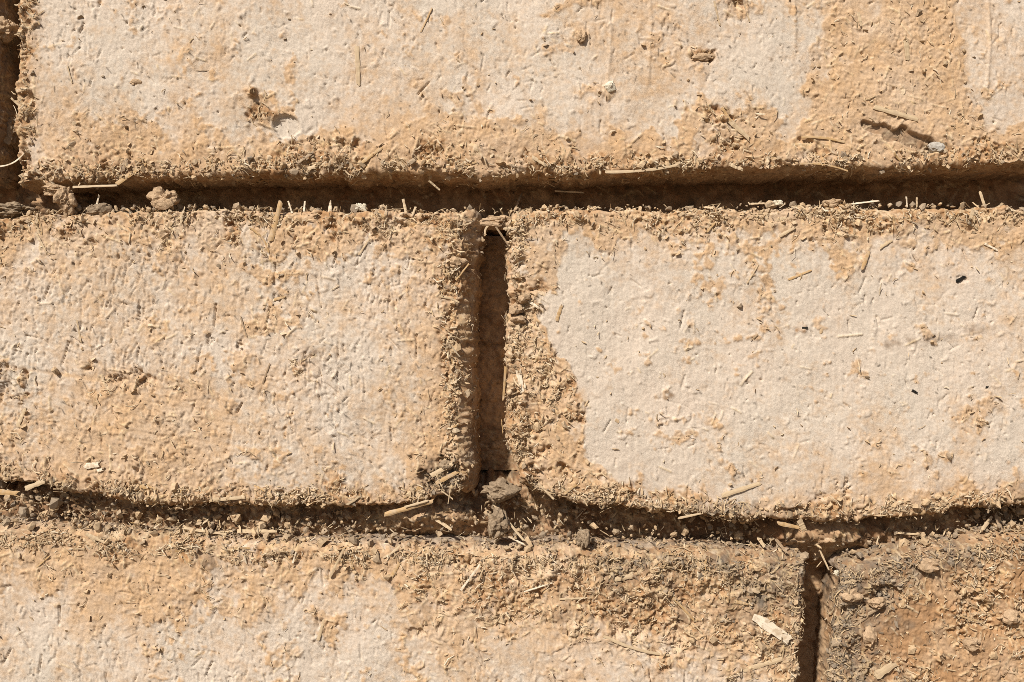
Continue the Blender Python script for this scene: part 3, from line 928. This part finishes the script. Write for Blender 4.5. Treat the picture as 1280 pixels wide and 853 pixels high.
FRONT = Vector((0, -1, 0.15)).normalized()
def hpx(x, y):
    return float(np.clip(sample(H, np.array([x]), np.array([y]))[0], -6, 8))

def straw(p, w, mat, parent=None, d=(None, None), bend=0.0, curl=.12, name='straw', label=None, cat='straw', nrm=None, t=None, taper=(.9, .75), group=None):
    """Straw between two photo pixels; d gives the depth of each end behind the faces (None: lying on the face)."""
    (xa, ya), (xb, yb) = p
    if d[0] is None:
        hs = [hpx(xa + (xb - xa) * q_, ya + (yb - ya) * q_) for q_ in (.05, .2, .35, .5, .65, .8, .95)]
        hm = sorted(hs)[-2]
        d0 = -max(max(hs[:3]), hm - 1.0) - .7; d1 = -max(max(hs[4:]), hm - 1.0) - .7
    else:
        d0, d1 = d
    a, b_ = W(xa, ya, d0), W(xb, yb, d1)
    L = (b_ - a).length / S
    w = w * .82
    me = straw_mesh(L, w, t, bend, curl, taper)
    o = link(name, me, mat)
    if parent is not None:
        o.parent = parent.obj
    orient(o, a, b_, nrm or FRONT, parent.org if parent is not None else None)
    if parent is None:
        o['label'] = label
        o['category'] = cat
        if group: o['group'] = group
    elif label:
        o['label'] = label
    return o

def knobbly(rx, ry, rz, knobs=60, amp=.5, seed=0, sub=None, base=.16):
    r_ = np.random.default_rng(seed)
    v, f = sub or (ICO4, ICO4F)
    dirs = r_.standard_normal((knobs, 3)); dirs /= np.linalg.norm(dirs, axis=1)[:, None]
    wid = r_.uniform(.16, .48, knobs); hh = r_.uniform(.3, 1, knobs) * amp
    ang = np.arccos(np.clip(v @ dirs.T, -1, 1))
    big = r_.standard_normal((5, 3)); big /= np.linalg.norm(big, axis=1)[:, None]
    low = (np.clip(v @ big.T, 0, 1) ** 2 @ r_.uniform(-.45, .5, 5))
    rad = .62 + low + np.max(hh * np.sqrt(np.maximum(0, 1 - (ang / wid) ** 2)), axis=1)
    rad = rad + base * .3 * r_.standard_normal(len(v))
    cut = r_.standard_normal((4, 3)); cut /= np.linalg.norm(cut, axis=1)[:, None]
    p_ = v * rad[:, None]
    for c_ in cut:                                   # broken faces
        d_ = p_ @ c_
        p_ = p_ - np.maximum(0, d_ - .85)[:, None] * c_ * .7
    co = p_ * np.array([rx, ry, rz]) * S * 1.1
    return fast_mesh('clod', co, tris=f, smooth=False)

def clod(px, py, dep, rx, ry, mat, label=None, seed=0, parent=None, name='clay_clod', cat='clod', rz=None, knobs=70, amp=.58):
    me = knobbly(rx, rz if rz else (rx + ry) * .45, ry, knobs, amp, seed, ICO3 if parent is not None else None)
    c = W(px, py, dep)
    o = link(name, me, mat)
    if parent is not None:
        o.parent = parent.obj
        o.location = c - Vector(parent.org)
        if label: o['label'] = label
    else:
        o.location = c
        o['label'] = label
        o['category'] = cat
    return o

# short straws caught along the brick edges: sub-parts that share a dozen meshes
variants = [straw_mesh(l_, w_, None, bd, .12) for l_, w_, bd in ((9, 2.2, .05), (12, 3.0, -.06), (15, 2.4, .1), (18, 3.4, .03), (11, 4.2, 0), (22, 2.6, -.08), (14, 5.0, .02), (26, 3.0, .06))]
shared = [(me_, mat_) for me_ in variants for mat_ in (M_PALE, M_GOLD)]
pool = []
for me_, mat_ in shared:
    m2 = me_.copy(); m2.materials.clear(); m2.materials.append(mat_); pool.append(m2)
for b, n_ in ((b_top, 34), (b_ml, 46), (b_mr, 46), (b_bl, 44), (b_br, 18)):
    A_, B_ = pick(b, n_, 7)
    pos_, nrm_, _dp = on_surface(b, A_, B_, .5)
    for p_, n3 in zip(pos_, nrm_):
        nv = Vector(n3)
        r3 = Vector((random.gauss(0, 1), random.gauss(0, .3), random.gauss(0, .8)))
        x_ = (r3 - nv * r3.dot(nv)).normalized() + nv * random.uniform(-.12, .3)
        o_ = link('straw', random.choice(pool), None, b.obj)
        pv = Vector(p_)
        orient(o_, pv - x_ * .001, pv + x_ * .001, nv)

# embedded in the faces: sub-parts of their brick
straw(((446, 58), (448, 106)), 8, M_PALE, b_top, label='pale split stalk set upright in the clay face')
straw(((1132, 48), (1135, 76)), 9, M_PALE, b_top)
straw(((1073, 16), (1076, 32)), 6, M_PALE, b_top)
straw(((911, 150), (937, 174)), 9, M_PALE, b_top)
straw(((902, 135), (914, 152)), 5, M_GOLD, b_top)
straw(((1094, 134), (1146, 149)), 9, M_PALE, b_top, curl=.2)
straw(((1002, 172), (1056, 178)), 4, M_GOLD, b_top, bend=.05)
straw(((893, 2), (900, 32)), 3.5, M_PALE, b_top)
straw(((930, 3), (937, 27)), 3, M_PALE, b_top)
straw(((912, 205), (928, 212)), 7, M_PALE, b_top)
straw(((665, 196), (684, 208)), 6, M_PALE, b_top)
straw(((450, 205), (478, 184)), 6, M_GOLD, b_top)
straw(((146, 230), (182, 204)), 8, M_GOLD, b_top)
straw(((152, 214), (158, 200)), 9, M_DARK, b_top)
straw(((370, 205), (392, 190)), 5, M_DARK, b_top)
straw(((385, 211), (412, 202)), 7, M_PALE, b_top)
straw(((245, 88), (263, 88)), 2.5, M_DARK, b_top)
straw(((84, 82), (90, 104)), 2, M_PALE, b_top)
straw(((1000, 205), (1060, 214)), 3, M_GOLD, b_top, bend=.06)
straw(((756, 215), (850, 206)), 5, M_PALE, b_top, bend=-.03)
straw(((526, 40), (540, 10)), 3, M_GOLD, b_top)
straw(((92, 234), (146, 232)), 4, M_PALE, b_top, d=(-3, -3))
straw(((536, 226), (550, 238)), 3.5, M_PALE, b_top, d=(-2, 3))

straw(((338, 302), (351, 252)), 9, M_GOLD, b_ml, d=(-2.5, -2), label='wide golden stalk stuck across the upper edge', curl=.25)
straw(((45, 292), (58, 316)), 4, M_PALE, b_ml)
straw(((312, 285), (336, 316)), 3.5, M_GOLD, b_ml, bend=.12)
straw(((96, 400), (101, 428)), 3, M_PALE, b_ml)
straw(((22, 532), (31, 512)), 7, M_PALE, b_ml)
straw(((300, 395), (308, 420)), 2.5, M_DARK, b_ml)
straw(((328, 480), (337, 455)), 3, M_DARK, b_ml)
straw(((482, 643), (541, 627)), 8, M_GOLD, b_ml, d=(-3, -2), curl=.35)
straw(((506, 634), (535, 626)), 4, M_PALE, b_ml, d=(-5, -5))
straw(((0, 615), (22, 617)), 9, M_GOLD, b_ml, d=(-3, -3))
straw(((32, 611), (54, 602)), 9, M_PALE, b_ml, d=(-4, -4))
straw(((106, 583), (121, 581)), 10, M_WHITE, b_ml, label='bleached white chip')
straw(((121, 589), (128, 587)), 6, M_WHITE, b_ml)
straw(((176, 607), (197, 613)), 8, M_GOLD, b_ml)
straw(((268, 625), (305, 622)), 6, M_PALE, b_ml)
straw(((540, 594), (566, 580)), 8, M_PALE, b_ml, d=(-8, -7))
straw(((546, 604), (572, 590)), 7, M_GOLD, b_ml, d=(-8, -7))
straw(((544, 592), (553, 610)), 2, M_PALE, b_ml, d=(-9, -9))
straw(((552, 614), (566, 624)), 2.5, M_PALE, b_ml, d=(-8, -6))
straw(((563, 610), (560, 630)), 2, M_PALE, b_ml, d=(-8, -6))
straw(((449, 318), (462, 298)), 3.5, M_PALE, b_ml)
straw(((342, 375), (356, 371)), 5, M_GOLD, b_ml)
straw(((570, 350), (586, 330)), 3, M_GOLD, b_ml)

straw(((648, 464), (653, 490)), 9, M_WHITE, b_mr, label='bleached white chip')
straw(((660, 376), (673, 385)), 5, M_WHITE, b_mr)
straw(((696, 400), (702, 382)), 6, M_GOLD, b_mr)
straw(((902, 620), (951, 604)), 8, M_PALE, b_mr)
straw(((934, 354), (948, 331)), 2.5, M_PALE, b_mr)
straw(((985, 350), (1014, 338)), 4, M_GOLD, b_mr)
straw(((1231, 305), (1247, 313)), 3.5, M_WHITE, b_mr)
straw(((1078, 336), (1086, 315)), 6, M_GOLD, b_mr)
straw(((1100, 310), (1114, 301)), 5, M_PALE, b_mr)
straw(((975, 295), (993, 285)), 6, M_PALE, b_mr)
straw(((884, 290), (894, 278)), 4, M_GOLD, b_mr)
straw(((632, 458), (629, 500)), 4, M_GOLD, b_mr, d=(-1, 0))
straw(((1000, 652), (1006, 664)), 10, M_PALE, b_mr, d=(-3, -1))
straw(((972, 654), (1000, 660)), 7, M_GOLD, b_mr, d=(-3, -2))
straw(((848, 648), (876, 642)), 4, M_PALE, b_mr, d=(-4, -4))
straw(((1225, 628), (1236, 618)), 4, M_DARK, b_mr)
straw(((672, 604), (692, 624)), 4, M_PALE, b_mr, d=(-5, -5))

straw(((945, 772), (986, 800)), 15, M_WHITE, b_bl, curl=.06, t=1.5, taper=(1, 1), d=(-4.5, -4.0), label='broad bleached stalk chip lying flat')
straw(((755, 795), (836, 819)), 5, M_PALE, b_bl, bend=-.05)
straw(((770, 724), (790, 720)), 9, M_PALE, b_bl)
straw(((700, 749), (732, 748)), 3.5, M_PALE, b_bl)
straw(((655, 740), (690, 729)), 2.5, M_WHITE, b_bl)
straw(((576, 738), (600, 706)), 4, M_WHITE, b_bl, d=(-4, -8))
straw(((598, 726), (606, 706)), 2.5, M_PALE, b_bl, d=(-4, -7))
straw(((412, 722), (430, 686)), 4.5, M_PALE, b_bl, d=(-3, -10))
straw(((490, 720), (500, 703)), 6, M_GOLD, b_bl)
straw(((398, 799), (405, 775)), 6, M_PALE, b_bl)
straw(((840, 746), (868, 776)), 4, M_GOLD, b_bl)
straw(((848, 752), (862, 775)), 3, M_PALE, b_bl)
straw(((930, 838), (990, 820)), 8, M_PALE, b_bl)
straw(((918, 752), (934, 755)), 6, M_GOLD, b_bl)
straw(((352, 690), (362, 702)), 3, M_PALE, b_bl)
straw(((366, 704), (370, 690)), 3, M_WHITE, b_bl)
straw(((108, 668), (130, 678)), 6, M_PALE, b_bl, d=(-4, -4))
straw(((45, 710), (62, 695)), 3, M_GOLD, b_bl)
straw(((230, 660), (282, 668)), 6, M_PALE, b_bl, d=(12, 10), nrm=Vector((0, -.6, .8)))
straw(((1195, 769), (1228, 778)), 3, M_GOLD, b_br)
straw(((1095, 845), (1118, 830)), 14, M_PALE, b_br, label='split pale stalk end')
straw(((1130, 756), (1142, 762)), 4, M_PALE, b_br)
straw(((1146, 730), (1153, 743)), 4, M_PALE, b_br)
straw(((1085, 768), (1118, 750)), 5, M_DARK, b_br)
straw(((1068, 782), (1098, 762)), 4, M_DARK, b_br)

clod(762, 108, -1.5, 8, 8, M_WSTONE, 'small whitish pebble', 1, b_top, 'pebble', rz=6, knobs=8, amp=.3)
clod(1171, 184, 1, 12, 9, M_STONE, 'smooth pale pebble in the gouge', 2, b_top, 'pebble', rz=7, knobs=5, amp=.3)
clod(168, 103, -1, 9, 6, M_CLODT, None, 3, b_top, 'clay_lump', rz=3, knobs=7, amp=.35)
clod(656, 372, -5, 8, 7, M_CLODT, None, 4, b_mr, 'clay_lump', rz=7)
clod(646, 386, -4, 8, 6, M_CLODT, None, 5, b_mr, 'clay_lump', rz=7)
clod(648, 398, -3, 9, 5, M_CLODT, None, 6, b_mr, 'clay_lump', rz=6)
clod(572, 330, -3, 11, 7, M_CLODT, None, 7, b_ml, 'clay_lump', rz=6)
clod(880, 72, 1.5, 13, 5, M_CLODT, None, 9, b_top, 'clay_lump', rz=4)
clod(726, 46, -1, 6, 7, M_CLODT, None, 10, b_top, 'clay_lump', rz=4)
clod(1160, 706, 1, 14, 10, M_CLODT, None, 13, b_br, 'clay_lump')
clod(1090, 803, 0, 9, 12, M_CLODT, None, 14, b_br, 'clay_lump')
clod(1064, 745, 1, 12, 8, M_CLODT, None, 16, b_br, 'clay_lump')
clod(1095, 752, 1, 10, 8, M_CLODT, None, 17, b_br, 'clay_lump')
clod(558, 582, -3, 8, 6, M_CLODG, None, 18, b_ml, 'clay_lump')
clod(1215, 805, 1, 12, 9, M_CLODT, None, 31, b_br, 'clay_lump')
clod(1262, 770, 1, 10, 8, M_CLODT, None, 32, b_br, 'clay_lump')
for (x, y, w_, h_, a) in ((1201, 349, 11, 6, -30), (1144, 490, 8, 4, 30), (1006, 410, 6, 4, 0), (1234, 484, 3, 3, 0)):
    ca, sa = math.cos(math.radians(a)), math.sin(math.radians(a))
    straw(((x - w_ * ca / 2, y - w_ * sa / 2), (x + w_ * ca / 2, y + w_ * sa / 2)), h_, M_BLACK, b_mr, name='flake', curl=.1, label='black charred flake')

# straws and clods lying loose in the open joints: things of their own
straw(((640, 270), (652, 242)), 5, M_DARK, None, (14, 52), label='grey brown straw leaning back above the upright joint in upper bed joint', nrm=Vector((-.5, -.8, .2)))
straw(((606, 293), (617, 279)), 4, M_PALE, None, (16, 20), label='short pale straw arching over the top of the upright open joint', bend=.2)
straw(((620, 284), (635, 306)), 3.5, M_DARK, None, (16, 20), label='dark thin straw slanting across the mouth of the upright open joint')
straw(((617, 630), (655, 676)), 5, M_PALE, None, (30, 2), label='thin long straw slanting down out of the bed joint below upright joint', nrm=Vector((.4, -.8, .4)))
straw(((636, 671), (656, 681)), 4, M_WHITE, None, (10, 4), label='short whitish straw lying beside the thin slanting straw', nrm=Vector((0, -.5, .85)))
straw(((298, 664), (346, 664)), 8, M_PALE, None, (14, 12), label='flat pale straw lying along the lower bed joint between dark crumbs', nrm=Vector((0, -.6, .8)))
straw(((256, 668), (290, 664)), 5, M_PALE, None, (14, 16), label='narrow straw lying end to end with a flat pale straw', nrm=Vector((0, -.6, .8)))
straw(((546, 650), (564, 662)), 6, M_PALE, None, (20, 12), label='stubby grey straw on the shallow mortar of the lower bed joint', nrm=Vector((0, -.7, .7)))
straw(((1052, 712), (1083, 693)), 5, M_DARK, None, (10, 22), label='dark brown twig lying over the top of the short upright joint', nrm=Vector((0, -.6, .8)))
straw(((1025, 688), (1036, 712)), 3.5, M_PALE, None, (22, 10), label='thin pale straw standing beside the dark brown twig', nrm=Vector((.3, -.9, .2)))
straw(((948, 672), (955, 683)), 7, M_PALE, None, (26, 16), label='short pale straw stub lying in the lower bed joint under the smooth brick', nrm=Vector((0, -.6, .8)))
straw(((970, 674), (984, 692)), 6, M_DARK, None, (24, 10), label='weathered straw lying in the lower bed joint near the twig', nrm=Vector((0, -.6, .8)))
straw(((1120, 666), (1146, 668)), 5, M_PALE, None, (22, 22), label='pale flat flake in the shadow of the lower bed joint', nrm=Vector((0, -.6, .8)))
straw(((1228, 662), (1240, 646)), 6, M_PALE, None, (8, 18), label='pale straw leaning up in the lower joint over the brown brick', nrm=Vector((0, -.9, .3)))
straw(((1245, 644), (1252, 664)), 7, M_DARK, None, (18, 10), label='grey straw leaning beside a pale straw over the brown brick', nrm=Vector((0, -.9, .3)))
straw(((1225, 240), (1231, 258)), 5, M_PALE, None, (10, 6), label='short straw standing upright in the upper bed joint', nrm=FRONT)
straw(((1133, 246), (1134, 259)), 2.5, M_WHITE, None, (6, 5), label='fine whitish fibre standing on the smooth brick, the thinner of a pair')
straw(((1146, 247), (1146, 259)), 3, M_PALE, None, (6, 5), label='fine pale fibre standing on the smooth brick, the thicker of a pair')
straw(((1065, 255), (1098, 251)), 5, M_WHITE, None, (6, 7), label='pale ragged straw lying on the smooth brick ledge', nrm=Vector((0, -.6, .8)))
straw(((940, 255), (956, 254)), 6, M_PALE, None, (6, 6), label='small flat straw on the ledge of the smooth brick', nrm=Vector((0, -.6, .8)))
straw(((694, 239), (730, 241)), 3, M_PALE, None, (40, 40), label='thin brown straw pressed into the clay deep inside upper bed joint')
straw(((0, 208), (31, 190)), 2.5, M_WHITE, None, (4, -3), label='fine curved whitish fibre across the dark corner joint', bend=-.12)
straw(((118, 266), (124, 244)), 3.5, M_WHITE, None, (10, 8), label='pale fibre rising from a grey clod in the upper bed joint')
straw(((365, 266), (360, 251)), 3, M_WHITE, None, (1, 3), label='forked pale fibre beside the wide golden stalk')
straw(((380, 264), (381, 252)), 3.5, M_WHITE, None, (1, 3), label='upright white fibre stub near the wide golden stalk')
straw(((508, 268), (504, 250)), 5, M_PALE, None, (2, 4), label='pale ragged straw tuft standing on the pitted brick, the taller stem')
straw(((515, 270), (520, 258)), 4, M_PALE, None, (1, 4), label='short stem leaning out of the ragged straw tuft')
straw(((412, 268), (413, 252)), 7, M_WHITE, None, (2, 4), label='pointed pale husk standing on the pitted brick ledge', taper=(1, .35))
clod(450, 260, 4, 7, 7, M_WSTONE, 'small white petal-like crumb on the upper bed joint ledge', 21, cat='crumb', name='white_crumb', rz=4, knobs=6)
clod(205, 251, 8, 16, 13, M_CLODT, 'knobbly tan clay clod resting on the ledge of the upper bed joint', 22)
clod(122, 262, 10, 16, 8, M_CLODG, 'flat grey clay clod on the ledge of the upper bed joint', 23)
clod(18, 264, 14, 28, 10, M_CLODG, 'broad dark grey clod in the upper bed joint below the dark corner joint', 24)
clod(82, 250, 2, 12, 16, M_CLODT, 'tall tan clay flake bridging the upper bed joint', 25, knobs=16)
clod(66, 238, -1, 17, 7, M_CLODT, 'flat tan clay scrap hanging at the brick corner by the bridging flake', 26, knobs=16)
clod(8, 38, 8, 14, 14, M_CLODT, 'yellowish clod wedged high in the dark corner joint', 27)
clod(8, 165, 26, 13, 16, M_CLODG, 'dark clod wedged low in the dark corner joint', 28)
clod(620, 278, 30, 20, 9, M_CLODT, 'clay scrap plugging the top of the upright open joint', 29)
clod(622, 656, 14, 12, 15, M_CLODG, 'knobbly grey brown clod under the upright joint behind a slanting straw', 30)
clod(731, 674, 6, 9, 11, M_CLODG, 'small rounded grey clod perched on the lower bed joint ledge', 33)
clod(1041, 254, 6, 12, 5, M_CLODT, 'pale clay scrap lying on the smooth brick ledge', 34, knobs=14)
clod(973, 254, 6, 5, 5, M_WSTONE, 'tiny whitish crumb on the smooth brick ledge', 35, cat='crumb', name='white_crumb', knobs=8)
clod(1046, 716, 4, 5, 5, M_WSTONE, 'tiny white pebble at the end of the dark brown twig', 36, cat='pebble', name='pebble', knobs=6)
clod(628, 612, 22, 18, 12, M_CLODG, 'dark crumbly clod choking the foot of the upright joint', 37)
